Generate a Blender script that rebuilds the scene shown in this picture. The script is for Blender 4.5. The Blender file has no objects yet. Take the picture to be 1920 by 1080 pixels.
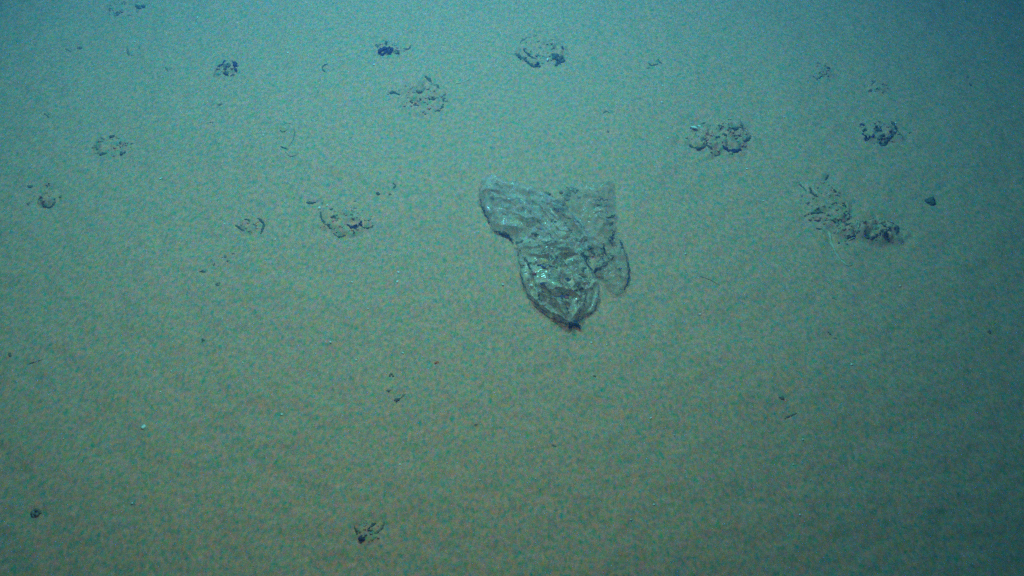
import bpy, math, random
import numpy as np
from mathutils import Vector, Matrix

R = math.radians
S = bpy.context.scene
COL = S.collection

# ------------------------------------------------------------------ camera
PITCH, DIST, HFOV = R(50), 3.0, R(50)
cam_d = bpy.data.cameras.new("camera")
cam = bpy.data.objects.new("camera", cam_d)
COL.objects.link(cam)
CAM = Vector((0, -DIST * math.cos(PITCH), DIST * math.sin(PITCH)))
cam.location = CAM
cam.rotation_euler = (math.pi / 2 - PITCH, 0, 0)
cam_d.sensor_width = 36
cam_d.lens = 18 / math.tan(HFOV / 2)
cam_d.clip_start = 0.02
cam_d.clip_end = 500
S.camera = cam

# ------------------------------------------------------------------ world: deep water, no daylight reaches it
W = bpy.data.worlds.new("World")
S.world = W
W.use_nodes = True
bg = W.node_tree.nodes["Background"]
sky = W.node_tree.nodes.new("ShaderNodeTexSky")
sky.sky_type = 'NISHITA'
sky.sun_disc = False
sky.sun_elevation = R(2)
W.node_tree.links.new(sky.outputs[0], bg.inputs[0])
bg.inputs[1].default_value = 0.0015


# ------------------------------------------------------------------ lamps carried by the diving vehicle
def lamp(name, loc, aim, power, colour, cone, blend, size):
    d = bpy.data.lights.new(name, 'SPOT')
    d.energy = power
    d.color = colour
    d.spot_size = R(cone)
    d.spot_blend = blend
    d.shadow_soft_size = size
    o = bpy.data.objects.new(name, d)
    COL.objects.link(o)
    o.location = loc
    o.rotation_euler = (Vector(aim) - Vector(loc)).to_track_quat('-Z', 'Y').to_euler()
    return o


lamp("vehicle_lamp", (-0.65, 1.30, 2.55), (-0.60, 0.80, 0), 525, (0.44, 0.485, 1.0), 102, 1.0, 0.05)
lamp("vehicle_lamp", (0.55, 1.25, 2.55), (0.50, 0.90, 0), 262, (0.42, 0.485, 1.0), 118, 1.0, 0.05)
lamp("vehicle_lamp", (-0.30, -1.05, 2.65), (-0.30, 0.25, 0), 152, (1.0, 0.40, 0.0), 72, 1.0, 0.08)

S.view_settings.view_transform = 'Standard'
S.view_settings.look = 'None'
S.view_settings.exposure = 0.0
S.view_settings.gamma = 1.0
S.cycles.use_denoising = False
S.cycles.transparent_max_bounces = 24
S.cycles.volume_bounces = 1

# ------------------------------------------------------------------ pixel of the photo (1920 x 1080) -> point on the sea floor
F = 960 / math.tan(HFOV / 2)
cp, sp = math.cos(PITCH), math.sin(PITCH)


def at(px, py, z=0.0):
    u, v = (px - 960) / F, (540 - py) / F
    d = Vector((u, cp + v * sp, -sp + v * cp))
    t = (z - CAM.z) / d.z
    p = CAM + d * t
    return p.x, p.y


def mpp(px, py):
    x, y = at(px, py)
    depth = (y - CAM.y) * cp + CAM.z * sp
    return depth / F


# ------------------------------------------------------------------ noise
def hash2(ix, iy, seed):
    h = (ix.astype(np.int64) * 374761393 + iy.astype(np.int64) * 668265263 + seed * 974634777) & 0x7fffffff
    h = ((h ^ (h >> 13)) * 1274126177) & 0x7fffffff
    h = h ^ (h >> 16)
    return (h & 0xffff) / 65535.0


def vnoise(x, y, seed=0):
    x = np.asarray(x, float)
    y = np.asarray(y, float)
    ix, iy = np.floor(x), np.floor(y)
    fx, fy = x - ix, y - iy
    fx = fx * fx * fx * (fx * (fx * 6 - 15) + 10)
    fy = fy * fy * fy * (fy * (fy * 6 - 15) + 10)
    a, b = hash2(ix, iy, seed), hash2(ix + 1, iy, seed)
    c, d = hash2(ix, iy + 1, seed), hash2(ix + 1, iy + 1, seed)
    return (a * (1 - fx) + b * fx) * (1 - fy) + (c * (1 - fx) + d * fx) * fy - 0.5


def fbm(x, y, seed=0, n=3):
    s, a, f = 0, 1.0, 1.0
    for k in range(n):
        s = s + a * vnoise(x * f + 17.3 * k, y * f - 9.1 * k, seed + k)
        a *= 0.5
        f *= 2.03
    return s


def seg_dist(x, y, pts):
    """distance from each (x, y) to a polyline"""
    best = np.full(np.shape(x), 1e9)
    for (ax, ay), (bx, by) in zip(pts[:-1], pts[1:]):
        vx, vy = bx - ax, by - ay
        L = vx * vx + vy * vy + 1e-12
        t = np.clip(((x - ax) * vx + (y - ay) * vy) / L, 0, 1)
        best = np.minimum(best, np.hypot(x - ax - t * vx, y - ay - t * vy))
    return best


def smooth(pts, n):
    """Catmull-Rom through pts, n points evenly spread along it"""
    P = [np.array(p, float) for p in pts]
    P = [2 * P[0] - P[1]] + P + [2 * P[-1] - P[-2]]
    out = []
    for i in range(1, len(P) - 2):
        for t in np.linspace(0, 1, 24, endpoint=False):
            a, b, c, d = P[i - 1], P[i], P[i + 1], P[i + 2]
            out.append(0.5 * (2 * b + (c - a) * t + (2 * a - 5 * b + 4 * c - d) * t * t + (3 * b - a - 3 * c + d) * t ** 3))
    out.append(P[-2])
    out = np.array(out)
    s = np.concatenate([[0], np.cumsum(np.linalg.norm(np.diff(out, axis=0), axis=1))])
    q = np.linspace(0, s[-1], n)
    return np.stack([np.interp(q, s, out[:, k]) for k in range(out.shape[1])], 1)


# ------------------------------------------------------------------ materials
def new_mat(name):
    m = bpy.data.materials.new(name)
    m.use_nodes = True
    nt = m.node_tree
    b = nt.nodes["Principled BSDF"]
    return m, nt, b


def nd(nt, kind, **kw):
    n = nt.nodes.new(kind)
    for k, v in kw.items():
        if k in n.inputs:
            n.inputs[k].default_value = v
        else:
            setattr(n, k, v)
    return n


def sediment(name, base, mottle=0.5, grain=0.4, scale=98.0, bump=0.5):
    m, nt, b = new_mat(name)
    L = nt.links.new
    tc = nd(nt, "ShaderNodeTexCoord")
    geo = nd(nt, "ShaderNodeNewGeometry")
    # patchy sediment: coloured mottling a few centimetres across
    n1 = nd(nt, "ShaderNodeTexNoise", Scale=scale, Detail=3.0, Roughness=0.62, Distortion=0.2)
    st = nd(nt, "ShaderNodeVectorMath", operation='MULTIPLY')
    st.inputs[1].default_value = (1.0, 0.76, 1.0)
    L(geo.outputs["Position"], st.inputs[0])
    L(st.outputs[0], n1.inputs["Vector"])
    sub = nd(nt, "ShaderNodeVectorMath", operation='SUBTRACT')
    sub.inputs[1].default_value = (0.5, 0.5, 0.5)
    L(n1.outputs["Color"], sub.inputs[0])
    sc = nd(nt, "ShaderNodeVectorMath", operation='MULTIPLY_ADD')
    sc.inputs[1].default_value = (3.6 * mottle, 1.0 * mottle, 2.4 * mottle)
    sc.inputs[2].default_value = (1, 1, 1)
    L(sub.outputs[0], sc.inputs[0])
    # grain: single sand and shell grains
    n2 = nd(nt, "ShaderNodeTexNoise", Scale=300.0, Detail=2.0, Roughness=0.7)
    L(geo.outputs["Position"], n2.inputs["Vector"])
    sub2 = nd(nt, "ShaderNodeVectorMath", operation='SUBTRACT')
    sub2.inputs[1].default_value = (0.5, 0.5, 0.5)
    L(n2.outputs["Color"], sub2.inputs[0])
    sc2 = nd(nt, "ShaderNodeVectorMath", operation='MULTIPLY_ADD')
    sc2.inputs[1].default_value = (1.8 * grain, 1.5 * grain, 1.8 * grain)
    L(sub2.outputs[0], sc2.inputs[0])
    L(sc.outputs[0], sc2.inputs[2])
    mul = nd(nt, "ShaderNodeVectorMath", operation='MULTIPLY')
    mul.inputs[1].default_value = base
    L(sc2.outputs[0], mul.inputs[0])
    mx = nd(nt, "ShaderNodeVectorMath", operation='MAXIMUM')
    mx.inputs[1].default_value = (0.004, 0.004, 0.004)
    L(mul.outputs[0], mx.inputs[0])
    L(mx.outputs[0], b.inputs["Base Color"])
    b.inputs["Roughness"].default_value = 0.92
    b.inputs["Specular IOR Level"].default_value = 0.15
    bp = nd(nt, "ShaderNodeBump", Strength=bump, Distance=0.003)
    L(n2.outputs["Fac"], bp.inputs["Height"])
    L(bp.outputs[0], b.inputs["Normal"])
    return m


M_SED = sediment("pale_sediment", (0.655, 0.342, 0.215), 1.1, 0.5)
M_CRUMB = sediment("crumbled_sediment", (0.50, 0.28, 0.19), 0.8, 0.5)
M_MUD_SHADE = sediment("dark_mud_and_shade", (0.165, 0.150, 0.105), 0.6, 0.9, 90)  # mud colour darkened to include shadow between the crumbs
M_NODULE_SHADE = sediment("blue_black_nodule_and_shade", (0.095, 0.068, 0.115), 0.5, 0.9, 90)  # nodule colour, also used for black crevice shadow in the rings
M_GREY = sediment("grey_mud", (0.29, 0.215, 0.145), 0.6, 0.7, 90)
M_SHELL = sediment("white_shell", (0.86, 0.86, 0.84), 0.05, 0.1)
M_PALE = sediment("pale_tube", (0.66, 0.52, 0.38), 0.2, 0.2)
M_ORANGE = sediment("orange_growth", (0.95, 0.24, 0.08), 0.1, 0.2)
M_RED = sediment("faded_red_scrap", (0.42, 0.10, 0.10), 0.2, 0.3)


def film_mat(name, tint, clear, rough=0.28):
    """thin dusty plastic film: partly clear, partly filmed over with sediment"""
    m, nt, b = new_mat(name)
    L = nt.links.new
    geo = nd(nt, "ShaderNodeNewGeometry")
    n1 = nd(nt, "ShaderNodeTexNoise", Scale=34.0, Detail=5.0, Roughness=0.65, Distortion=0.8)
    L(geo.outputs["Position"], n1.inputs["Vector"])
    n2 = nd(nt, "ShaderNodeTexNoise", Scale=85.0, Detail=3.0, Roughness=0.6)
    L(geo.outputs["Position"], n2.inputs["Vector"])
    ramp = nd(nt, "ShaderNodeMapRange")
    ramp.inputs["From Min"].default_value = 0.32
    ramp.inputs["From Max"].default_value = 0.68
    ramp.inputs["To Min"].default_value = clear[0]
    ramp.inputs["To Max"].default_value = clear[1]
    L(n1.outputs["Fac"], ramp.inputs["Value"])
    sub = nd(nt, "ShaderNodeVectorMath", operation='SUBTRACT')
    sub.inputs[1].default_value = (0.5, 0.5, 0.5)
    L(n2.outputs["Color"], sub.inputs[0])
    sc = nd(nt, "ShaderNodeVectorMath", operation='MULTIPLY_ADD')
    sc.inputs[1].default_value = (3.0, 1.3, 2.2)
    sc.inputs[2].default_value = (1, 1, 1)
    L(sub.outputs[0], sc.inputs[0])
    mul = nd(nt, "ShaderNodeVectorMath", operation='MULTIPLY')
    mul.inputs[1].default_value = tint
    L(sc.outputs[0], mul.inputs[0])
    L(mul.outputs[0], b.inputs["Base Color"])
    b.inputs["Roughness"].default_value = rough
    b.inputs["IOR"].default_value = 1.5
    b.inputs["Specular IOR Level"].default_value = 0.5
    tl = nd(nt, "ShaderNodeBsdfTranslucent")
    L(mul.outputs[0], tl.inputs["Color"])
    m1 = nd(nt, "ShaderNodeMixShader")
    m1.inputs[0].default_value = 0.15
    L(b.outputs[0], m1.inputs[1])
    L(tl.outputs[0], m1.inputs[2])
    tr = nd(nt, "ShaderNodeBsdfTransparent")
    tr.inputs["Color"].default_value = (0.97, 0.98, 0.98, 1)
    m2 = nd(nt, "ShaderNodeMixShader")
    L(ramp.outputs[0], m2.inputs[0])
    L(m1.outputs[0], m2.inputs[1])
    L(tr.outputs[0], m2.inputs[2])
    L(m2.outputs[0], nt.nodes["Material Output"].inputs["Surface"])
    return m


M_FILM = film_mat("dusty_plastic_film", (0.92, 0.66, 0.48), (0.14, 0.88), 0.18)
M_WHITE = film_mat("whitish_plastic_film", (0.80, 0.62, 0.54), (0.18, 0.94), 0.18)
M_FILM2 = film_mat("clear_plastic_film", (0.80, 0.55, 0.40), (0.45, 0.97), 0.18)
M_FOLD_SHADE = film_mat("folded_edge_and_shade", (0.10, 0.115, 0.115), (0.05, 0.45))  # dark tint carries the shade under edges and in creases


# ------------------------------------------------------------------ object helpers
def mesh_obj(name, verts, faces, mat, parent=None, loc=(0, 0, 0), shade=True):
    me = bpy.data.meshes.new(name)
    verts = np.asarray(verts, float) - np.array(loc)
    me.from_pydata(verts.tolist(), [], [tuple(f) for f in faces])
    me.materials.append(mat)
    if shade:
        me.polygons.foreach_set("use_smooth", np.ones(len(me.polygons), bool))
    me.update()
    o = bpy.data.objects.new(name, me)
    COL.objects.link(o)
    if parent is not None:
        o.parent = parent
    else:
        o.location = loc
    return o


def tag(o, label=None, cat=None, group=None, kind=None):
    if label:
        o["label"] = label
    if cat:
        o["category"] = cat
    if group:
        o["group"] = group
    if kind:
        o["kind"] = kind
    return o


def empty(name, loc):
    o = bpy.data.objects.new(name, None)
    o.empty_display_size = 0.02
    COL.objects.link(o)
    o.location = loc
    return o


def ico(sub):
    import bmesh
    bm = bmesh.new()
    bmesh.ops.create_icosphere(bm, subdivisions=sub, radius=1)
    v = np.array([x.co[:] for x in bm.verts])
    f = np.array([[x.index for x in fc.verts] for fc in bm.faces])
    bm.free()
    return v, f


ICO2, ICO3 = ico(2), ico(3)
rnd = random.Random(11)
nr = np.random.RandomState(5)


def lump(cx, cy, cz, r, flat=0.6, rough=0.35, big=False, stretch=None):
    """an irregular clod: a faceted, dented, off-round lump"""
    v, f = ICO3 if big else ICO2
    d = np.zeros(len(v))
    for k in range(5):
        dr = nr.normal(size=3)
        dr /= np.linalg.norm(dr)
        fr = nr.uniform(1.2, 3.6) * (1.5 if big else 1)
        d += np.abs(np.sin(v @ dr * fr + nr.uniform(0, 6))) * nr.uniform(0.3, 1) / 2.2
    d = 1 + rough * (d - d.mean()) * 2
    p = v * d[:, None]
    s = np.array([nr.uniform(0.75, 1.35), nr.uniform(0.75, 1.35), flat * nr.uniform(0.8, 1.3)])
    a = nr.uniform(0, math.pi) if stretch is None else stretch[0]
    if stretch is not None:
        s[0] *= stretch[1]
    p = p * s
    c, sn = math.cos(a), math.sin(a)
    p = np.stack([p[:, 0] * c - p[:, 1] * sn, p[:, 0] * sn + p[:, 1] * c, p[:, 2]], 1)
    return p * r + np.array([cx, cy, cz]), f


def join(ls):
    V, Fc, n = [], [], 0
    for v, f in ls:
        V.append(v)
        Fc.append(f + n)
        n += len(v)
    return np.concatenate(V), np.concatenate(Fc)


def tube(pts, rads, seg=8):
    P = np.array(pts, float)
    V, Fc = [], []
    n = len(P)
    for i in range(n):
        t = P[min(i + 1, n - 1)] - P[max(i - 1, 0)]
        t = t / (np.linalg.norm(t) + 1e-9)
        s = np.cross(t, (0, 0, 1))
        s = s / (np.linalg.norm(s) + 1e-9)
        u = np.cross(s, t)
        for k in range(seg):
            a = 2 * math.pi * k / seg
            V.append(P[i] + rads[i] * (math.cos(a) * s + math.sin(a) * u))
    for i in range(n - 1):
        for k in range(seg):
            a, b = i * seg + k, i * seg + (k + 1) % seg
            Fc.append((a, b, b + seg, a + seg))
    Fc.append(tuple(range(seg))[::-1])
    Fc.append(tuple(range((n - 1) * seg, n * seg)))
    return np.array(V), Fc


# ------------------------------------------------------------------ what lies on the sea floor (photo pixels)
# s = a row of clods along a line: points, clod radius in pixels, tone;  b = a heap of clods: x, y, radius, tone
# tones: k blue black, d dark mud (both with crevice shade in the colour), g grey mud;   mound = (x, y, half width, half height, rise in mm)
TR = [
 dict(n="nodule_clump", c="nodule clump", l="dark clod with loose grey crumbs cut by the top edge of the photo",
      i=[('b', 262, 12, 8, 'd'), ('b', 218, 24, 6, 'g'), ('b', 207, 17, 4, 'g'), ('b', 232, 5, 4, 'g')], m=(235, 14, 36, 16, 6)),
 dict(n="burrow_mark", c="burrow mark", l="faint short streak and grey dot near the left end of the top row of marks",
      i=[('s', [(123, 91), (133, 96)], 1.6, 'g'), ('b', 150, 88, 4, 'g')]),
 dict(n="burrow_mark", c="burrow mark", l="faint small curved mark with a dot, below the clod on the top edge",
      i=[('s', [(238, 90), (241, 100), (249, 102)], 1.6, 'g'), ('b', 260, 87, 3, 'g')]),
 dict(n="burrow_mark", c="burrow mark", l="tiny thin arc left of the round dark clump",
      i=[('s', [(310, 126), (314, 131), (322, 126)], 1.5, 'g')]),
 dict(n="nodule_clump", c="nodule clump", l="round dark clump with a pale dusty middle, upper left",
      i=[('s', [(411, 128), (418, 123), (421, 117)], 3.2, 'k'), ('s', [(436, 118), (443, 126), (443, 135)], 3.2, 'k'),
         ('s', [(419, 138), (428, 143), (437, 141)], 2.6, 'd'), ('b', 427, 130, 8, 'g')], m=(427, 130, 22, 17, 16)),
 dict(n="burrow_mark", c="burrow mark", l="small slanting dark streak near the left edge, alone on bare sediment",
      i=[('s', [(83, 211), (92, 220)], 1.7, 'g')]),
 dict(n="clod", c="clod", l="faint small grey clod below the round dark clump", i=[('b', 413, 197, 4.5, 'g')]),
 dict(n="clod", c="clod", l="faint tiny grey clod left of the thin looping worm trail", i=[('b', 398, 233, 3.5, 'g')]),
 dict(n="worm_tube", c="worm tube", l="small hooked black worm tube shaped like the letter c",
      i=[('t', [(614, 119), (608, 122), (604, 128), (609, 134), (616, 136)], 1.7, 'd'), ('b', 612, 120, 2.2, 'd')]),
 dict(n="nodule_clump", c="nodule clump", l="blue black broken nodule clump, darkest thing in the top row",
      i=[('b', 717, 100, 9, 'k'), ('b', 732, 98, 9, 'k'), ('b', 743, 101, 6, 'd'), ('s', [(704, 84), (710, 92)], 2.2, 'd'),
         ('b', 725, 86, 4, 'd'), ('s', [(757, 90), (765, 92), (771, 85)], 1.7, 'd')], m=(727, 97, 28, 16, 14)),
 dict(n="burrow_mound", c="burrow mound", l="broken crumb ring, a spiky dark clod at its left",
      i=[('s', [(727, 176), (738, 172), (748, 175)], 2.8, 'd'), ('s', [(799, 144), (806, 150), (813, 158)], 3.0, 'd'),
         ('s', [(817, 157), (823, 169)], 2.2, 'd'), ('s', [(832, 184), (829, 199), (816, 207)], 2.4, 'd'),
         ('s', [(770, 193), (778, 198), (787, 200)], 2.6, 'd'), ('s', [(775, 180), (790, 178), (799, 169)], 2.2, 'g'),
         ('s', [(803, 188), (820, 187)], 2.0, 'd'), ('b', 796, 211, 4, 'g')], m=(792, 181, 42, 34, 18)),
 dict(n="worm_trail", c="trail", l="thin pale streak rising to the right of the broken crumb ring",
      i=[('t', [(855, 158), (866, 155), (878, 149), (886, 138)], 1.6, 'p')]),
 dict(n="worm_trail", c="trail", l="thin looping worm trail like a crooked letter s, upper left of the middle",
      i=[('t', [(552, 243), (553, 254), (550, 266), (542, 279)], 1.1, 'g'), ('t', [(526, 249), (531, 252), (538, 250)], 1.4, 'd'),
         ('t', [(527, 279), (534, 282), (540, 284)], 1.7, 'd'), ('t', [(535, 288), (545, 297), (555, 295), (561, 290)], 0.9, 'g'),
         ('t', [(533, 240), (540, 237), (551, 239)], 0.7, 'g')]),
 dict(n="burrow_mound", c="burrow mound", l="crumbly u shaped burrow rim, white chip in its gap, top middle",
      i=[('s', [(989, 69), (979, 74), (974, 86)], 1.7, 'g'), ('s', [(967, 99), (975, 107), (986, 113), (997, 119), (1010, 121)], 3.0, 'd'),
         ('s', [(980, 98), (992, 106), (1003, 112)], 2.2, 'd'), ('b', 1007, 119, 5, 'k'), ('b', 1041, 107, 8, 'd'), ('b', 1053, 109, 8, 'd'),
         ('b', 1047, 118, 6, 'd'), ('b', 1055, 95, 3.4, 'd'), ('b', 1036, 97, 3, 'g'), ('s', [(1000, 68), (1009, 72)], 1.8, 'g')],
      m=(1013, 95, 46, 30, 20)),
 dict(n="burrow_mark", c="burrow mark", l="thin dark check shaped mark right of the u shaped burrow rim",
      i=[('s', [(1217, 116), (1222, 120), (1233, 118)], 1.6, 'd'), ('b', 1234, 111, 2.4, 'd'), ('s', [(1234, 113), (1241, 118)], 1.4, 'd'),
         ('s', [(1212, 127), (1218, 125)], 1.3, 'g')]),
 dict(n="burrow_mark", c="burrow mark", l="faint wavy mark between the check shaped mark and the plastic bag",
      i=[('s', [(1131, 212), (1137, 209), (1143, 212)], 1.5, 'g'), ('b', 1140, 249, 3, 'g')]),
 dict(n="burrow_mound", c="burrow mound", l="faint ring of crumbs with one dark dot on its upper right side",
      i=[('b', 1552, 130, 4, 'd'), ('s', [(1529, 120), (1536, 122)], 1.7, 'g'), ('s', [(1525, 145), (1533, 148), (1543, 142)], 2.4, 'g')], m=(1539, 134, 18, 16, 7)),
 dict(n="burrow_mound", c="burrow mound", l="small faint ring with a dark lower left corner, upper right",
      i=[('b', 1631, 172, 4, 'd'), ('s', [(1640, 154), (1633, 162)], 1.8, 'g'), ('s', [(1655, 162), (1662, 160)], 1.6, 'g'), ('b', 1643, 172, 3, 'g')], m=(1643, 164, 18, 14, 8)),
 dict(n="burrow_mound", c="burrow mound", l="dark ring of broken clods at the right, its left side almost black",
      i=[('b', 1615, 238, 5, 'k'), ('b', 1619, 249, 4, 'd'), ('s', [(1617, 254), (1624, 263), (1635, 262)], 2.8, 'k'), ('b', 1641, 250, 8, 'd'),
         ('b', 1648, 244, 4, 'd'), ('s', [(1645, 266), (1655, 271), (1668, 262), (1675, 255)], 3.2, 'd'), ('b', 1652, 261, 6, 'd'), ('b', 1647, 232, 3, 'd'),
         ('s', [(1670, 229), (1675, 238), (1679, 247), (1688, 255)], 2.6, 'd'), ('b', 1705, 252, 3, 'g')], m=(1648, 250, 36, 24, 18)),
 dict(n="clod", c="clod", l="faint blue grey clod near the right edge of the photo", i=[('b', 1822, 156, 4, 'g'), ('b', 1815, 141, 3, 'g')]),
 dict(n="burrow_mound", c="burrow mound", l="largest ring mound of dark crumbs, white chips on its left",
      i=[('b', 1298, 239, 4, 'k'), ('b', 1304, 244, 4, 'd'), ('s', [(1309, 237), (1316, 233), (1322, 229)], 2.5, 'd'),
         ('s', [(1296, 270), (1304, 276), (1316, 278), (1326, 272)], 2.8, 'd'), ('s', [(1324, 276), (1335, 281)], 1.8, 'd'), ('b', 1347, 262, 4.2, 'd'),
         ('b', 1347, 245, 4, 'd'), ('b', 1358, 259, 5, 'd'), ('b', 1370, 250, 5, 'd'), ('b', 1367, 228, 3, 'd'), ('s', [(1376, 253), (1381, 246), (1392, 243)], 3.0, 'd'),
         ('b', 1390, 239, 3.6, 'd'), ('s', [(1407, 252), (1404, 260), (1394, 267)], 2.6, 'd'), ('s', [(1356, 278), (1366, 282), (1378, 285), (1390, 280)], 3.6, 'k'),
         ('b', 1372, 283, 6, 'k'), ('s', [(1341, 288), (1350, 285)], 2.0, 'd'), ('b', 1318, 266, 5, 'g')], m=(1350, 257, 58, 34, 26)),
 dict(n="burrow_trail", c="burrow trail", l="long crumbly burrow trail right of the bag, ending in a heap of dark crumbs",
      i=[('t', [(1502, 342), (1508, 352), (1514, 368)], 1.8, 'p'), ('t', [(1522, 350), (1525, 362), (1534, 376)], 1.8, 'p'), ('t', [(1601, 424), (1606, 434), (1601, 447), (1590, 453)], 2.0, 'p'), ('s', [(1499, 344), (1506, 352), (1510, 362)], 1.8, 'd'), ('s', [(1518, 355), (1520, 366), (1529, 375)], 2.0, 'd'), ('s', [(1553, 329), (1547, 338)], 2.0, 'd'),
         ('b', 1563, 365, 3.6, 'd'), ('b', 1565, 386, 3.2, 'd'), ('b', 1512, 384, 4.0, 'g'), ('b', 1582, 392, 3.4, 'd'), ('s', [(1508, 406), (1524, 406), (1535, 403), (1546, 404)], 1.9, 'd'),
         ('b', 1552, 409, 3.6, 'd'), ('s', [(1545, 417), (1558, 422), (1571, 426)], 2.2, 'd'), ('b', 1590, 408, 4.2, 'd'), ('b', 1581, 412, 4, 'd'), ('s', [(1580, 423), (1592, 430)], 2.4, 'd'),
         ('s', [(1528, 416), (1540, 418)], 1.9, 'd'), ('s', [(1530, 431), (1541, 431)], 1.7, 'd'), ('s', [(1588, 449), (1599, 446), (1606, 437)], 2.2, 'd'), ('s', [(1608, 427), (1620, 420), (1638, 408)], 1.6, 'g'),
         ('s', [(1616, 446), (1628, 451), (1640, 450)], 2.4, 'd'), ('b', 1648, 446, 7, 'd'), ('b', 1659, 449, 7, 'd'), ('b', 1664, 438, 6, 'd'), ('b', 1640, 436, 6, 'g'), ('b', 1652, 428, 6, 'g'),
         ('s', [(1668, 424), (1678, 420), (1683, 430), (1679, 440)], 2.6, 'd'), ('b', 1571, 457, 3.0, 'k'), ('b', 1586, 460, 2.6, 'd')],
      m=(1645, 436, 42, 22, 24), m2=[(1545, 385, 42, 44, 13), (1585, 428, 30, 26, 18)]),
 dict(n="worm_tube", c="worm tube", l="thin curved tube hanging below the crumbly burrow trail like a fish hook",
      i=[('t', [(1554, 436), (1558, 455), (1565, 473), (1576, 488), (1588, 499), (1597, 498)], 2.7, 'p'), ('t', [(1561, 462), (1568, 477), (1578, 489), (1588, 500)], 1.1, 'd')]),
 dict(n="nodule", c="nodule", l="single round dark nodule right of the long burrow trail", i=[('b', 1745, 376, 10, 'd', 1)]),
 dict(n="burrow_mound", c="burrow mound", l="loose group of five small dark clods, upper left, above the smile shaped mound",
      i=[('b', 211, 258, 5, 'd'), ('s', [(178, 273), (184, 282)], 1.6, 'g'), ('s', [(184, 287), (192, 290), (200, 288)], 3.2, 'd'), ('b', 229, 271, 4.6, 'd'),
         ('b', 231, 287, 5, 'd'), ('b', 247, 270, 3, 'g')], m=(212, 275, 34, 22, 9)),
 dict(n="burrow_mound", c="burrow mound", l="small domed mound with a dark smile shaped edge, near the left border",
      i=[('s', [(79, 382), (85, 387), (94, 388), (102, 381), (103, 374)], 1.8, 'd'), ('b', 113, 372, 3.6, 'd'), ('b', 90, 349, 4, 'd'), ('b', 57, 351, 4.4, 'g'), ('b', 54, 383, 3.4, 'g')],
      m=(90, 374, 17, 15, 16)),
 dict(n="burrow_mark", c="burrow mark", l="three curved dark marks like claw scratches, left of the middle",
      i=[('s', [(441, 420), (449, 427), (459, 435)], 2.2, 'd'), ('s', [(455, 416), (462, 412), (469, 417)], 1.7, 'd'), ('s', [(484, 411), (494, 420), (493, 430), (489, 438)], 2.3, 'd')], m=(471, 424, 22, 16, 8)),
 dict(n="burrow_mound", c="burrow mound", l="wide shallow burrow bowl left of the bag, black crumbs on its lower right",
      i=[('s', [(602, 398), (603, 413), (611, 424), (622, 433)], 2.0, 'd'), ('s', [(626, 440), (636, 445), (647, 443)], 1.9, 'd'), ('s', [(652, 425), (660, 430), (670, 429)], 3.4, 'k'),
         ('b', 667, 430, 6, 'k'), ('b', 677, 426, 5, 'k'), ('s', [(683, 431), (692, 429), (700, 425)], 2.0, 'd'), ('s', [(576, 380), (583, 381), (591, 380)], 2.5, 'd'),
         ('b', 604, 382, 3, 'g'), ('b', 627, 414, 5, 'g'), ('b', 664, 440, 2.4, 'd'), ('b', 666, 378, 3, 'g')], m=(648, 416, 48, 28, 12)),
 dict(n="burrow_mark", c="burrow mark", l="small curl and two crumbs above and right of the wide burrow bowl",
      i=[('b', 708, 366, 4.2, 'd'), ('b', 730, 366, 3.4, 'g'), ('s', [(738, 346), (742, 350), (736, 356)], 1.8, 'd')]),
 dict(n="burrow_mark", c="burrow mark", l="scatter of grey crumbs in a slanting line below the claw like marks",
      i=[('s', [(417, 483), (425, 482)], 2.2, 'g'), ('b', 438, 478, 3.4, 'g'), ('s', [(376, 510), (383, 510)], 2.6, 'd'), ('b', 402, 497, 3, 'g'), ('b', 428, 491, 3, 'g'), ('b', 410, 534, 4, 'g')]),
 dict(n="clod", c="clod", l="small dark clod alone in the lower left half, below the slanting crumbs", i=[('b', 380, 638, 4.6, 'g')]),
 dict(n="clod", c="clod", l="small dark peaked clod at the left border, below the middle", i=[('b', 21, 667, 4.6, 'g')]),
 dict(n="worm_trail", c="trail", l="thin faint grey line beside the clod at the left border", i=[('t', [(52, 684), (66, 680), (82, 674)], 1.4, 'g')]),
 dict(n="mud_heap", c="mud heap", l="soft dark mud heap in the lower left corner", i=[('b', 70, 965, 10, 'g')]),
 dict(n="clod_row", c="clods", l="short column of three dark clods below and left of the bag",
      i=[('b', 733, 703, 5, 'g'), ('b', 729, 732, 4, 'g'), ('b', 744, 750, 6, 'd'), ('s', [(751, 746), (760, 738)], 1.6, 'g')]),
 dict(n="clod", c="clod", l="tiny brown clod between the three clod column and the bag's knot", i=[('b', 891, 796, 4, 'g')]),
 dict(n="burrow_mark", c="burrow mark", l="dark v shaped mark with a black tip, near the bottom edge",
      i=[('s', [(665, 988), (671, 1002)], 2.0, 'd'), ('b', 678, 1011, 7, 'k', 1), ('s', [(702, 982), (696, 988), (691, 996)], 3.0, 'd'), ('s', [(720, 977), (716, 988), (704, 1001)], 2.2, 'g')], m=(690, 998, 24, 18, 7)),
 dict(n="clod", c="clod", l="small brown clod directly below the bag's knot", i=[('b', 1115, 705, 4.6, 'g')]),
 dict(n="worm_trail", c="trail", l="hair thin dark line right of the bag", i=[('t', [(1312, 517), (1325, 521), (1336, 526), (1350, 535)], 1.0, 'g')]),
 dict(n="burrow_mark", c="burrow mark", l="short faint dash at the right, below the hooked tube", i=[('s', [(1561, 560), (1569, 563)], 1.4, 'g')]),
 dict(n="burrow_mark", c="burrow mark", l="faint curved double dash at the right, halfway down the lower half", i=[('s', [(1553, 622), (1560, 627)], 1.4, 'g'), ('s', [(1561, 633), (1569, 634)], 1.4, 'g')]),
 dict(n="clod", c="clod", l="small dark clod at the lower right, above a slanting streak", i=[('b', 1465, 748, 4.6, 'g')]),
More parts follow.
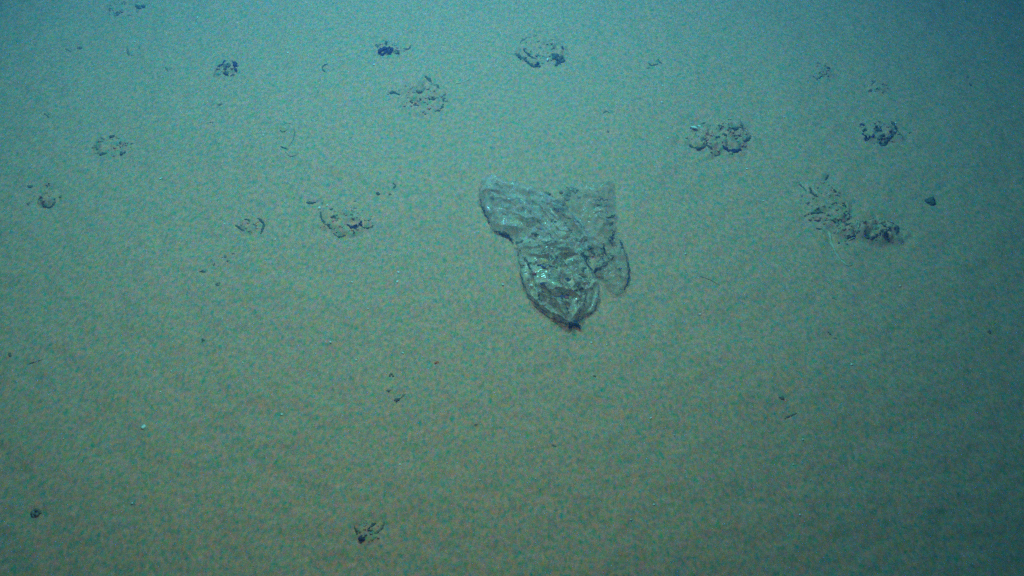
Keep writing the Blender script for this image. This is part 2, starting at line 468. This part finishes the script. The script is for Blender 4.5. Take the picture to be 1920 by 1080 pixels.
 dict(n="burrow_mark", c="burrow mark", l="slanting dark streak at the lower right", i=[('s', [(1473, 785), (1481, 780), (1492, 775)], 2.4, 'g')]),
 dict(n="clod", c="clod", l="faint dark clod near the right edge, below the middle", i=[('b', 1856, 620, 4, 'g')]),
 dict(n="burrow_mark", c="burrow mark", l="faint dark dash in the lower middle", i=[('s', [(1036, 833), (1043, 836)], 2.2, 'g')]),
 dict(n="orange_blob", c="sponge", l="tiny orange blob left of and below the bag", i=[('b', 819, 679, 4.6, 'o')]),
]
TONE = {'k': M_NODULE_SHADE, 'd': M_MUD_SHADE, 'g': M_GREY, 'p': M_PALE, 'o': M_ORANGE}

# relief of the ground made by the animals: grooves, heaps
GROOVES, HEAPS = [], []
for t in TR:
    for it in t['i']:
        if it[0] in 'st':
            k = mpp(*it[1][0])
            GROOVES.append(([at(*p) for p in it[1]], it[2] * k * (1.9 if it[0] == 's' else 1.6), it[2] * k * (0.9 if it[0] == 's' else .5)))
    for m in ([t['m']] if 'm' in t else []) + t.get('m2', []):
        x, y = at(m[0], m[1])
        k = mpp(m[0], m[1])
        HEAPS.append((x, y, m[2] * k, m[3] * k / sp * 1.0, m[4] / 1000.0))


def G(x, y, fine=True):
    x = np.asarray(x, float)
    y = np.asarray(y, float)
    fade = 1 / (1 + (np.hypot(x, y) / 8) ** 2)
    z = 0.10 * fbm(x * 0.5, y * 0.5, 3, 2) * (1 - np.exp(-(np.hypot(x, y) / 5) ** 2))
    z = z + 0.014 * fbm(x * 3.1, y * 3.1, 21, 2) * fade
    if fine:
        z = z + 0.006 * fbm(x * 17, y * 17, 31, 3) * fade
    for (hx, hy, a, b, h) in HEAPS:
        sel = (np.abs(x - hx) < 2.2 * a) & (np.abs(y - hy) < 2.2 * b)
        if not np.any(sel):
            continue
        X, Y = x[sel], y[sel]
        r = np.hypot((X - hx) / a, (Y - hy) / b)
        r = r * (1 + 0.5 * vnoise(X * 30, Y * 30, 7))
        body = np.exp(-(r / 0.95) ** 4)
        lumps = 0.55 + 1.3 * np.abs(fbm(X * 55, Y * 55, 13, 2)) + 0.5 * fbm(X * 22, Y * 22, 15, 2)
        z[sel] = z[sel] + h * body * lumps - 0.15 * h * np.exp(-((r - 1.25) / 0.2) ** 2)
    for pts, w, d in GROOVES:
        P = np.array(pts)
        sel = (x > P[:, 0].min() - 4 * w) & (x < P[:, 0].max() + 4 * w) & (y > P[:, 1].min() - 4 * w) & (y < P[:, 1].max() + 4 * w)
        if np.any(sel):
            q = seg_dist(x[sel], y[sel], pts) / w
            z[sel] = z[sel] - d * np.exp(-q * q)
    return z


def g1(x, y):
    return float(G(np.array([x]), np.array([y]))[0])


# ------------------------------------------------------------------ the sea floor: one sheet, finest where the traces are
def graded(lo, hi, step, far):
    c = list(np.arange(lo, hi + 1e-6, step))
    s, a, b = step, [], []
    p = lo
    while p > -far:
        s *= 1.25
        p -= s
        a.append(p)
    s, p = step, hi
    while p < far:
        s *= 1.25
        p += s
        b.append(p)
    return np.array(a[::-1] + c + b)


gx = graded(-2.1, 2.1, 0.0045, 60)
gy = graded(-1.05, 2.0, 0.0055, 60)
X, Y = np.meshgrid(gx, gy)
Z = G(X.ravel(), Y.ravel())
nx, ny = len(gx), len(gy)
me = bpy.data.meshes.new("sea_floor")
me.vertices.add(nx * ny)
me.vertices.foreach_set("co", np.stack([X.ravel(), Y.ravel(), Z], 1).ravel())
ii = (np.arange(ny - 1)[:, None] * nx + np.arange(nx - 1)[None, :]).ravel()
quads = np.stack([ii, ii + 1, ii + nx + 1, ii + nx], 1)
me.loops.add(quads.size)
me.loops.foreach_set("vertex_index", quads.ravel())
me.polygons.add(len(quads))
me.polygons.foreach_set("loop_start", np.arange(len(quads)) * 4)
me.polygons.foreach_set("use_smooth", np.ones(len(quads), bool))
me.update(calc_edges=True)
me.materials.append(M_SED)
floor = bpy.data.objects.new("sea_floor", me)
COL.objects.link(floor)
tag(floor, "flat pale teal grey sea floor of fine mottled sediment", "sea floor", kind="structure")

# ------------------------------------------------------------------ sea water: even, blue green, dims and tints what is far
HZ_D, HZ_C, HZ_A, HZ_G = 0.45, (0.018, 0.10, 0.444, 1), (0.08, 0.857, 0.96, 1), 0.0
hz = np.array([[sx * 62, sy * 62, z] for z in (-1.3, 4.2) for sy in (-1, 1) for sx in (-1, 1)])
hm, hnt, hb = new_mat("sea_water")
hnt.nodes.remove(hb)
pv = hnt.nodes.new("ShaderNodeVolumePrincipled")
pv.inputs["Color"].default_value = HZ_C
pv.inputs["Absorption Color"].default_value = HZ_A
pv.inputs["Density"].default_value = HZ_D
pv.inputs["Anisotropy"].default_value = HZ_G
hnt.links.new(pv.outputs[0], hnt.nodes["Material Output"].inputs["Volume"])
haze = mesh_obj("haze", hz, [(0, 2, 3, 1), (4, 5, 7, 6), (0, 1, 5, 4), (1, 3, 7, 5), (3, 2, 6, 7), (2, 0, 4, 6)], hm, shade=False)
tag(haze, "clear blue green deep sea water over the sea floor", "water", kind="stuff")


# ------------------------------------------------------------------ traces, mounds, clods
def row(pts, r, k):
    P = smooth([at(*p) for p in pts], 40)
    Ln = np.sum(np.linalg.norm(np.diff(P, axis=0), axis=1))
    n = max(2, int(Ln / (r * k * 0.75)) + 1)
    out = []
    for q in np.linspace(0, 1, n):
        j = int(round(q * 39))
        x, y = P[j]
        a = math.atan2(*(P[min(j + 1, 39)] - P[max(j - 1, 0)])[::-1])
        taper = 0.62 + 0.5 * math.sin(math.pi * (0.12 + 0.76 * q))
        if rnd.random() < 0.2 and 0 < q < 1:
            continue
        rr = r * k * taper * rnd.uniform(0.45, 1.1)
        x += rnd.uniform(-1, 1) * rr * 0.45
        y += rnd.uniform(-1, 1) * rr * 0.45
        out.append(lump(x, y, g1(x, y) + rr * 0.28, rr, 0.7, 0.4, stretch=(a + rnd.uniform(-.4, .4), 1.3)))
    return out


def heap(px, py, r, k, solid=False):
    x0, y0 = at(px, py)
    if solid:
        return [lump(x0, y0, g1(x0, y0) + r * k * 0.1, r * k * 0.8, 0.65, 0.3, big=True)] + heap(px, py, r, k)
    n = max(4, int(r * 1.7))
    out = []
    for j in range(n):
        a, q = rnd.uniform(0, 6.283), math.sqrt(rnd.random()) * 0.85
        rr = k * r * rnd.uniform(0.14, 0.42) if r > 5 else k * r * rnd.uniform(0.2, 0.52)
        x, y = x0 + q * r * k * math.cos(a), y0 + q * r * k * 1.05 * math.sin(a)
        out.append(lump(x, y, g1(x, y) + rr * rnd.uniform(0.1, 0.7), rr, 0.8, 0.42))
    return out


PART = {'s': 'clod_row', 'b': 'clod', 't': 'tube'}
for t in TR:
    pieces = []
    for it in t['i']:
        if it[0] == 'b':
            k = mpp(it[1], it[2])
            pieces.append((PART['b'], join(heap(it[1], it[2], it[3], k, len(it) > 5 or len(it) == 6)), TONE[it[4]]))
        elif it[0] == 's':
            k = mpp(*it[1][0])
            pieces.append((PART['s'], join(row(it[1], it[2], k)), TONE[it[3]]))
        else:
            k = mpp(*it[1][0])
            P = smooth([at(*p) for p in it[1]], 26)
            r = it[2] * k * 0.9
            cxs = it[1][0][0] * 0.37
            pts = [(x, y, g1(x, y) + r * (0.25 + 1.5 * float(vnoise(np.array([q * 0.31 + cxs]), np.array([cxs]), 9)[0]))) for q, (x, y) in enumerate(P)]
            rads = [r * (0.35 + 0.65 * math.sin(math.pi * min(1, 0.08 + 0.9 * q)) ** 0.5) * rnd.uniform(0.6, 1.25) for q in np.linspace(0, 1, 26)]
            pieces.append((PART['t'], tube(pts, rads), TONE[it[3]]))
    allv = np.concatenate([p[1][0] for p in pieces])
    cx, cy = allv[:, 0].mean(), allv[:, 1].mean()
    loc = (cx, cy, g1(cx, cy))
    rim = []
    for m in ([t['m']] if 'm' in t else []) + t.get('m2', []):
        k = mpp(m[0], m[1])
        x0, y0 = at(m[0], m[1])
        for j in range(int(m[2] * m[3] / 28) + 8):
            a, q = rnd.uniform(0, 6.283), rnd.uniform(0.25, 1.1)
            x, y = x0 + q * m[2] * k * math.cos(a), y0 + q * m[3] * k / sp * math.sin(a)
            rr = k * rnd.uniform(1.0, 3.0)
            rim.append(lump(x, y, g1(x, y) + rr * 0.2, rr, 0.5, 0.35))
    if len(pieces) == 1 and not rim:
        o = mesh_obj(t['n'], pieces[0][1][0], pieces[0][1][1], pieces[0][2], None, loc)
    else:
        o = empty(t['n'], loc)
        for nm, (v, f), mat in pieces:
            mesh_obj(nm, v, f, mat, o, loc)
        if rim:
            v, f = join(rim)
            tag(mesh_obj("crumbly_rim", v, f, M_SED, o, loc), kind="stuff")
    tag(o, t['l'], t['c'])

# ------------------------------------------------------------------ white chips and specks
CHIPS = [
 (1301, 247, 2.6, "bright white chip stuck in the upper left of the largest ring mound", 1.9), (1311, 237, 1.8, "smaller white chip just above the bright chip of the largest ring mound", 1.6),
 (1027, 113, 2.2, "white chip in the gap of the u shaped burrow rim", 1.5), (1678, 235, 1.5, "white chip on the right side of the dark ring", 1.2),
 (270, 803, 3.2, "pale shell chip with a dark underside, lower left", 1.7), (301, 334, 1.7, "bright white sliver alone in the left quarter", 2.0),
]
for x, y, r, lab, st in CHIPS:
    k = mpp(x, y)
    wx, wy = at(x, y)
    z = g1(wx, wy) + r * k * 0.8
    v, f = lump(wx, wy, z, r * k, 0.5, 0.3, stretch=(rnd.uniform(0, 3), st))
    tag(mesh_obj("shell_and_highlight_chip", v, f, M_SHELL, None, (wx, wy, z)), lab, "shell chip")
SPECKS = [(1235, 259), (1252, 260), (1401, 316), (1241, 193), (1242, 161), (495, 259), (517, 451), (732, 479), (747, 510), (943, 535), (1225, 606), (1286, 473), (1431, 377),
          (1688, 535), (750, 870), (1596, 685), (1488, 870), (1004, 898), (1226, 947), (1220, 784), (756, 663), (320, 694), (811, 67), (701, 123), (370, 31), (599, 392), (614, 388),
          (745, 529), (660, 530), (252, 77), (540, 100), (1138, 644), (1109, 640), (1183, 975), (1600, 605), (1840, 700), (249, 946), (120, 825), (300, 733), (455, 680), (668, 675), (690, 580),
          (1340, 645), (1505, 825), (1470, 222), (1605, 75), (1520, 900), (620, 643), (528, 776), (486, 809), (838, 866), (598, 925), (900, 900), (1265, 815), (1313, 587), (1500, 965), (60, 240), (421, 420)]
LAB = "tiny pale speck of shell or fallen snow lying on bare sediment"
for x, y in SPECKS:
    k = mpp(x, y)
    wx, wy = at(x, y)
    r = rnd.uniform(1.2, 2.1) * k
    z = g1(wx, wy) + r * 0.6
    v, f = lump(wx, wy, z, r, 0.6, 0.25)
    tag(mesh_obj("pale_speck", v, f, M_SHELL, None, (wx, wy, z)), LAB, "speck", "pale specks scattered on the sea floor")
fine = []
for j in range(1500):
    x, y = rnd.uniform(-40, 1960), rnd.uniform(-20, 1110)
    k = mpp(x, y)
    wx, wy = at(x, y)
    r = k * rnd.choice([0.5, 0.6, 0.7, 0.9])
    v, f = lump(wx, wy, g1(wx, wy) + r * 0.4, r, 0.7, 0.3)
    fine.append((v, f))
v, f = join(fine)
tag(mesh_obj("sediment_grains", v, f, M_PALE), "fine pale grains strewn over the whole sea floor", "grains", kind="stuff")

# ------------------------------------------------------------------ the plastic bag
BX, BY, BK = 860, 290, 360 / 1111.0


def bp(zx, zy, z=0.0):
    return at(BX + zx * BK, BY + zy * BK, z)


# folds pressed into the film: line in the enlarged view of the bag, height in mm (negative = hollow), half width in mm
FOLDS = [
 ([(210, 405), (280, 425), (360, 432)], 12, 7), ([(520, 235), (560, 320), (640, 372), (700, 420), (760, 490), (800, 520)], 14, 9),
 ([(470, 240), (540, 340), (640, 420), (720, 510)], -9, 8), ([(600, 560), (700, 575), (755, 650), (790, 740)], 16, 8),
 ([(480, 765), (540, 800), (600, 780), (640, 796), (700, 760), (760, 738)], 13, 7), ([(540, 835), (600, 826), (650, 808)], -14, 8), ([(470, 780), (500, 800), (530, 800)], -9, 6),
 ([(350, 600), (370, 720), (430, 830), (540, 915), (640, 960)], 12, 6), ([(400, 640), (430, 780), (520, 870), (640, 940)], -6, 5),
 ([(655, 965), (600, 880), (470, 800)], 9, 6), ([(655, 965), (650, 870), (610, 840)], 9, 5), ([(660, 965), (720, 860), (745, 770)], 10, 6), ([(665, 965), (770, 860), (790, 780)], -8, 5),
 ([(340, 540), (430, 550), (540, 545), (640, 570)], 8, 7), ([(430, 660), (500, 650), (600, 660), (700, 640)], -7, 6), ([(640, 720), (700, 700), (760, 720)], -10, 7),
 ([(150, 230), (250, 250), (350, 320), (400, 420)], 10, 9), ([(200, 180), (330, 230), (430, 300), (520, 400)], -8, 8), ([(190, 330), (280, 350), (350, 400)], -7, 7),
 ([(400, 240), (380, 330), (420, 420)], 8, 7), ([(770, 268), (820, 260), (885, 258)], 6, 4), ([(775, 302), (830, 290), (890, 300)], 7, 5), ([(845, 362), (880, 352), (908, 346)], 6, 4),
 ([(800, 200), (850, 180), (880, 160)], 7, 6), ([(790, 480), (860, 500), (930, 500)], 9, 7), ([(900, 590), (850, 640), (780, 672)], 13, 7), ([(870, 610), (930, 660), (960, 740)], -8, 6),
 ([(940, 480), (970, 590), (980, 690), (950, 770)], 7, 5), ([(820, 680), (850, 730), (900, 790)], 6, 6),
]
fr = random.Random(21)
for j in range(44):
    if j < 22:
        zx, zy, aa = fr.uniform(390, 760), fr.uniform(480, 900), fr.gauss(0.5, 0.8)
    elif j < 34:
        zx, zy, aa = fr.uniform(150, 620), fr.uniform(170, 450), fr.gauss(0.7, 0.6)
    else:
        zx, zy, aa = fr.uniform(620, 950), fr.uniform(200, 760), fr.gauss(0.4, 0.9)
    ln = fr.uniform(50, 120)
    FOLDS.append(([(zx, zy), (zx + ln * math.cos(aa), zy + ln * math.sin(aa)), (zx + ln * 1.6 * math.cos(aa + fr.uniform(-.5, .5)), zy + ln * 1.6 * math.sin(aa + fr.uniform(-.5, .5)))],
                  fr.choice([1, 1, -0.7]) * fr.uniform(4, 10), fr.uniform(2.5, 5)))
for j, (zx, zy) in enumerate([(400, 700), (520, 780), (590, 700), (705, 760), (770, 720)]):
    FOLDS.append(([(652, 950), ((652 + zx) / 2 + fr.uniform(-25, 25), (955 + zy) / 2 + 40), (zx, zy)], (8 if j % 2 else -5) * fr.uniform(0.7, 1.2), fr.uniform(3, 5)))
FOLDW = [([bp(a, b, 0.02) for a, b in pts], h / 1000, w / 1000) for pts, h, w in FOLDS]


def crumple(x, y, seed, wl, amp):
    """sharp creases between flat facets, like film that was once balled up"""
    rs = np.random.RandomState(seed)
    wx = x + 0.35 * wl * fbm(x / wl * 0.8, y / wl * 0.8, seed + 1, 2)
    wy = y + 0.35 * wl * fbm(x / wl * 0.8 + 5, y / wl * 0.8, seed + 2, 2)
    h = np.zeros_like(x)
    for k in range(6):
        a = rs.uniform(0, math.pi)
        l = wl * rs.uniform(0.7, 1.8)
        q = (wx * math.cos(a) + wy * math.sin(a)) / l + rs.uniform()
        h += (np.abs(q - np.floor(q) - 0.5) * 2 - 0.5) * rs.uniform(0.5, 1)
    return amp * h / 2.2


def film(name, left, right, rise, lift, mat, parent, loc, nu=150, nv=120, seed=1, amp=0.008, zbase=0.015, fold=1.0, ragged=0.004):
    Lc = smooth([bp(a, b, zbase) for a, b in left], nu)
    Rc = smooth([bp(a, b, zbase) for a, b in right], nu)
    v = np.linspace(0, 1, nv)
    u = np.linspace(0, 1, nu)
    x = Lc[:, None, 0] * (1 - v) + Rc[:, None, 0] * v
    y = Lc[:, None, 1] * (1 - v) + Rc[:, None, 1] * v
    U = np.repeat(u[:, None], nv, 1)
    Vv = np.repeat(v[None, :], nu, 0)
    x, y, U, Vv = x.ravel(), y.ravel(), U.ravel(), Vv.ravel()
    x = x + ragged * fbm(x * 70, y * 70, seed + 40, 2)
    y = y + ragged * fbm(x * 70 + 9, y * 70, seed + 41, 2)
    if ragged > 0.0075:
        y = y + 0.05 * fbm(x * 28, y * 0 + seed, seed + 44, 2) * np.exp(-U * 9)
    e = np.minimum(np.minimum(Vv, 1 - Vv) * 2, np.minimum(U, 1 - U) * 4)
    prof = np.clip(e * 1.6, 0, 1)
    prof = 1 - (1 - prof) ** 2.2
    z = lift + rise(U, Vv) * prof
    z = z + (0.35 + 0.65 * prof) * (crumple(x, y, seed, 0.085, amp * 1.6) + crumple(x, y, seed + 7, 0.040, amp * 0.75) + crumple(x, y, seed + 9, 0.016, amp * 0.16))
    for pts, h, w in FOLDW:
        q = seg_dist(x, y, pts) / w
        z = z + fold * h * np.exp(-np.abs(q) ** 1.5) * (0.5 + 0.5 * prof)
    lean = np.zeros_like(z)
    for pts, h, w in FOLDW:
        q = seg_dist(x, y, pts) / (w * 0.9)
        lean = lean + max(h, 0) * np.exp(-q * q) * prof
    g = G(x, y, False)
    y = y - fold * 0.8 * lean + 0.35 * crumple(x, y, seed + 51, 0.05, amp * 1.4) * prof
    x = x - fold * 0.3 * lean + 0.35 * crumple(x, y, seed + 52, 0.05, amp * 1.4) * prof
    z = np.maximum(z, 0.0015 + 0.002 * np.abs(fbm(x * 60, y * 60, 3, 1))) + g + 0.003
    jj = (np.arange(nu - 1)[:, None] * nv + np.arange(nv - 1)[None, :]).ravel()
    faces = np.stack([jj, jj + 1, jj + nv + 1, jj + nv], 1)
    return mesh_obj(name, np.stack([x, y, z], 1), faces, mat, parent, loc)


bx, by = bp(600, 640)
BL = (bx, by, g1(bx, by))
bag = empty("plastic_bag", BL)
tag(bag, "crumpled see through plastic bag lying on the sea floor, its knotted end towards the camera", "plastic bag")

up = film("upper_sheet", [(108, 212), (125, 270), (150, 330), (178, 385), (205, 432), (250, 445), (310, 470), (350, 520), (440, 560), (560, 600)],
          [(150, 150), (215, 118), (300, 150), (400, 178), (480, 205), (570, 255), (660, 320), (745, 410), (790, 480), (810, 560)],
          lambda u, v: 0.028 + 0.012 * np.sin(u * 5), 0.004, M_WHITE, bag, BL, 170, 110, 3, 0.011, 0.015, 1.0, 0.010)
po = film("pouch", [(330, 485), (345, 560), (350, 630), (372, 730), (410, 815), (470, 880), (540, 940), (600, 965), (648, 978)],
          [(560, 470), (680, 520), (750, 610), (790, 690), (810, 770), (800, 850), (760, 905), (700, 945), (664, 980)],
          lambda u, v: 0.029 * np.sin(np.pi * np.clip(0.15 + u * 0.8, 0, 1)) * (0.75 + 0.5 * (1 - v)), 0.010, M_FILM, bag, BL, 170, 130, 27, 0.0095, 0.015, 1.0, 0.006)
film("pouch_lining", [(336, 500), (340, 560), (345, 640), (362, 740), (400, 825), (465, 895), (540, 952), (600, 972), (650, 984)],
     [(560, 500), (680, 540), (755, 630), (800, 700), (820, 770), (815, 850), (770, 915), (700, 955), (668, 984)],
     lambda u, v: 0.008 + 0 * u, 0.003, M_FILM2, bag, BL, 90, 70, 25, 0.004, 0.004)
film("side_flap", [(560, 225), (640, 330), (730, 430), (795, 505), (790, 580), (770, 650), (800, 700), (840, 755), (880, 795), (905, 806)],
     [(790, 172), (875, 152), (903, 240), (915, 340), (905, 400), (950, 480), (978, 590), (988, 680), (965, 765), (912, 812)],
     lambda u, v: 0.016 + 0.010 * np.sin(u * 9), 0.004, M_FILM2, bag, BL, 150, 90, 35, 0.011, 0.008, 1.0, 0.010)


bpy.context.view_layer.update()


def drop(x, y, objs):
    """height of the film under (x, y)"""
    best = g1(x, y)
    for o in objs:
        oe = o
        ok, lc, n, i = oe.ray_cast(Vector((x, y, 2.0)) - Vector(BL), Vector((0, 0, -1)))
        if ok:
            best = max(best, lc.z + BL[2])
    return best


FILMS = [c for c in bag.children if c.name.split('.')[0] in ("upper_sheet", "pouch", "side_flap")]


# rolled film hems, coloured dark to deepen the shadow line under the edge
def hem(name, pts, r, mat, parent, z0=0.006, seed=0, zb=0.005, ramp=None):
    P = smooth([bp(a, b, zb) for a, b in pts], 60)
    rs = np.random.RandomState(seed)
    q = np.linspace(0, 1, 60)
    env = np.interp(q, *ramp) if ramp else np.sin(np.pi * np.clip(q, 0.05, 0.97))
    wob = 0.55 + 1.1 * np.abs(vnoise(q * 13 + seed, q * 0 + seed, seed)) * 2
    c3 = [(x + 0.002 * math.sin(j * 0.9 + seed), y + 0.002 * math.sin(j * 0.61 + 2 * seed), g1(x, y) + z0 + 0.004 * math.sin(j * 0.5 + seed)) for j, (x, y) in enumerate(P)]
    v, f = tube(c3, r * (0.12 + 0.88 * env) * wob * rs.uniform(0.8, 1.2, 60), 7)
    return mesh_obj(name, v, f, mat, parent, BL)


hem("rolled_edge_and_shade", [(118, 230), (132, 290), (155, 345), (182, 400), (206, 434)], 0.0018, M_FOLD_SHADE, bag, 0.008, 1)
hem("rolled_edge_and_shade", [(200, 438), (240, 452), (285, 470), (318, 512)], 0.0034, M_FOLD_SHADE, bag, 0.006, 2)
hem("rolled_edge_and_shade", [(346, 560), (355, 650), (372, 750), (420, 830), (500, 910), (580, 955), (655, 982)], 0.0040, M_FOLD_SHADE, bag, 0.010, 3, 0.005,
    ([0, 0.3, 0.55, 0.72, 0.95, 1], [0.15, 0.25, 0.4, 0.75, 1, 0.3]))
hem("rolled_edge_and_shade", [(416, 815), (470, 862), (540, 910), (600, 945), (650, 970)], 0.0026, M_FOLD_SHADE, bag, 0.020, 4, 0.02)
hem("rolled_edge_and_shade", [(672, 970), (720, 930), (780, 885), (800, 830), (812, 760)], 0.0024, M_FOLD_SHADE, bag, 0.008, 5)
hem("rolled_edge_and_shade", [(940, 500), (972, 590), (986, 685), (965, 760), (912, 806)], 0.0017, M_FOLD_SHADE, bag, 0.006, 6)
hem("twisted_neck", [(905, 590), (860, 620), (825, 650), (782, 672), (740, 650)], 0.0044, M_FOLD_SHADE, bag, 0.022, 7, 0.02)
# hair thin dark tubes along creases, crease shade put into their colour
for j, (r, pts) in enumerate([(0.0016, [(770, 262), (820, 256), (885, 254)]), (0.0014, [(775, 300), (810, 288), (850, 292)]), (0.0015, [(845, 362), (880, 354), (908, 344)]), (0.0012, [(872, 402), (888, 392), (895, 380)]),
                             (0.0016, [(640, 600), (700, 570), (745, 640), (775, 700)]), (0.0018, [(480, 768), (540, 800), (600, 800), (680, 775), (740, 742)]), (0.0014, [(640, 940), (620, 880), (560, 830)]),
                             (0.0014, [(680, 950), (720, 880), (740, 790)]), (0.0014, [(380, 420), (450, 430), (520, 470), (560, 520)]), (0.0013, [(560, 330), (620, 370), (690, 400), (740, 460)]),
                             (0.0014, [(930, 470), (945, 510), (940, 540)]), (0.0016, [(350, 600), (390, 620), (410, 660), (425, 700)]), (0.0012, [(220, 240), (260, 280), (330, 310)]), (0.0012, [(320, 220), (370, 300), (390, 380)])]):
    hem("crease_shade", pts, r, M_FOLD_SHADE, bag, 0.030 if 300 < pts[0][0] < 760 else 0.018, 30 + j, 0.025)
cr = random.Random(8)
for j in range(30):
    if j < 16:
        zx, zy = cr.uniform(390, 740), cr.uniform(500, 880)
    elif j < 24:
        zx, zy = cr.uniform(180, 600), cr.uniform(210, 450)
    else:
        zx, zy = cr.uniform(640, 920), cr.uniform(280, 640)
    a, ln = cr.gauss(0.75, 0.7), cr.uniform(25, 80)
    b_ = a + cr.uniform(-.7, .7)
    pts = [(zx, zy), (zx + ln * math.cos(a), zy + ln * math.sin(a)), (zx + ln * (math.cos(a) + .7 * math.cos(b_)), zy + ln * (math.sin(a) + .7 * math.sin(b_)))]
    if any(drop(*bp(qx, qy, 0.025), FILMS) < g1(*bp(qx, qy, 0.025)) + 0.006 for qx, qy in pts):
        continue
    hem("crease_shade", pts, cr.uniform(.0007, .0014), M_FOLD_SHADE, bag, 0.028 if j < 16 else 0.018, 60 + j, 0.025)  # random ones too, dark colour in place of crease shade
kn = [lump(*bp(655, 978), BL[2] + 0.010, 0.011, 0.8, 0.4)]
v, f = join(kn)
knot = mesh_obj("knot", v, f, M_GREY, bag, BL)
for j, (tx, ty) in enumerate([(708, 1003), (690, 985), (640, 1000)]):
    hem("knot_end", [(655, 978), ((655 + tx) / 2 + 3, (978 + ty) / 2 - 4), (tx, ty)], 0.003, M_FOLD_SHADE, knot, 0.008, 9 + j)

# mud caught in the bag
fill = []
for zx, zy, r in [(520, 640, 30), (600, 700, 34), (690, 660, 28), (560, 740, 26), (650, 590, 26), (720, 740, 20), (470, 720, 22), (640, 880, 22), (600, 600, 26), (530, 570, 20)]:
    x, y = bp(zx, zy, 0.01)
    for j in range(9):
        a, q = rnd.uniform(0, 6.28), math.sqrt(rnd.random())
        rr = r * BK * 0.00145 * rnd.uniform(0.3, 0.75)
        X0, Y0 = x + q * r * BK * .0022 * math.cos(a), y + q * r * BK * .0026 * math.sin(a)
        fill.append(lump(X0, Y0, g1(X0, Y0) + rnd.uniform(0.004, 0.02), rr, 0.8, 0.4))
v, f = join(fill)
fx, fy = bp(600, 680)
tag(mesh_obj("mud_fill", v, f, M_SED, None, (fx, fy, g1(fx, fy))), "pale crumbly mud caught inside the knotted end of the plastic bag", "mud")

MUD_SHADE_MARKS = [(480, 655, 26, 'k'), (560, 655, 16, 'd'), (640, 720, 22, 'k'), (720, 660, 18, 'd'), (495, 790, 22, 'k'), (600, 822, 32, 'k'), (690, 785, 20, 'd'), (440, 482, 24, 'd'),  # black shade in the hollow under the fold is laid on as dark lumps
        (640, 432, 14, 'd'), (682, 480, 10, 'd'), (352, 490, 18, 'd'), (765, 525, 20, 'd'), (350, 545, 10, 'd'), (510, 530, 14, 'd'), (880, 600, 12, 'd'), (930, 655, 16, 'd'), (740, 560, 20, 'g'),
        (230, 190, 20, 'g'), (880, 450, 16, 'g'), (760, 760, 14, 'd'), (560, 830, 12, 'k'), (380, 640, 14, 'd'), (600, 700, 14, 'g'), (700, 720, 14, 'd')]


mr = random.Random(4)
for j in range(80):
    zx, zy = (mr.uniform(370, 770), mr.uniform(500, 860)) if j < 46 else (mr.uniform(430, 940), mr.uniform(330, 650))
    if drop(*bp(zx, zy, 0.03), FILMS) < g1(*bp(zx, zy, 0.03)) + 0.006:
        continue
    MUD_SHADE_MARKS.append((zx, zy, mr.uniform(6, 14), mr.choice('dgg')))
for zx, zy, r, tone in MUD_SHADE_MARKS:
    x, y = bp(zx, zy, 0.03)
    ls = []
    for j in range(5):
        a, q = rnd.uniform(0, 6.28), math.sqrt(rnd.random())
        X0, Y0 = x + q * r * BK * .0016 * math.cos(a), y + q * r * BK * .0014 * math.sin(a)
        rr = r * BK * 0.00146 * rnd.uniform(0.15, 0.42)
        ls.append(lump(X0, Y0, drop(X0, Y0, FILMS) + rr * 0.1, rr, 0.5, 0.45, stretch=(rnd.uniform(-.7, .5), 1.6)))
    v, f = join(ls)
    mesh_obj("mud_and_shade_stain", v, f, TONE[tone], bag, BL)
for zx, zy, r in [(436, 704, 12), (625, 832, 11)]:
    x, y = bp(zx, zy, 0.03)
    v, f = lump(x, y, drop(x, y, FILMS) + 0.002, r * BK * .00146, 0.4, 0.4)
    mesh_obj("red_scrap", v, f, M_RED, bag, BL)

# lumps of mud pushed up behind the bag
for zx, zy, r, lab in [(645, 212, 34, "flat olive mud patch behind the top edge of the plastic bag"), (585, 285, 30, "dark mud lump wedged against the top edge of the plastic bag"),
                       (512, 238, 24, "small mud lump left of the olive patch behind the bag")]:
    x, y = bp(zx, zy, 0.01)
    ls = []
    for j in range(16):
        a, q = rnd.uniform(0, 6.28), math.sqrt(rnd.random())
        rr = r * BK * .00165 * rnd.uniform(0.15, 0.45)
        X0, Y0 = x + q * r * BK * .0030 * math.cos(a), y + q * r * BK * .0024 * math.sin(a)
        ls.append(lump(X0, Y0, g1(X0, Y0) + rr * 0.15 + 0.003, rr, 0.35, 0.4))
    v, f = join(ls)
    tag(mesh_obj("mud_lump", v, f, M_GREY, None, (x, y, g1(x, y))), lab, "mud lump")
for zx, zy, r, lab in [(422, 764, 9, "white highlight built as a chip on the lower left of the plastic bag"), (290, 302, 6, "white chip on the upper sheet of the plastic bag"),  # first is a highlight on the film, built as a white lump
                       (254, 757, 6, "white speck on the sediment left of the plastic bag's knotted end")]:
    x, y = bp(zx, zy, 0.02 if zx != 254 else 0)
    z = drop(x, y, FILMS) + 0.003
    v, f = lump(x, y, z, r * BK * .00146, 0.6, 0.3)
    tag(mesh_obj("shell_and_highlight_chip", v, f, M_SHELL, None, (x, y, z)), lab, "shell chip")
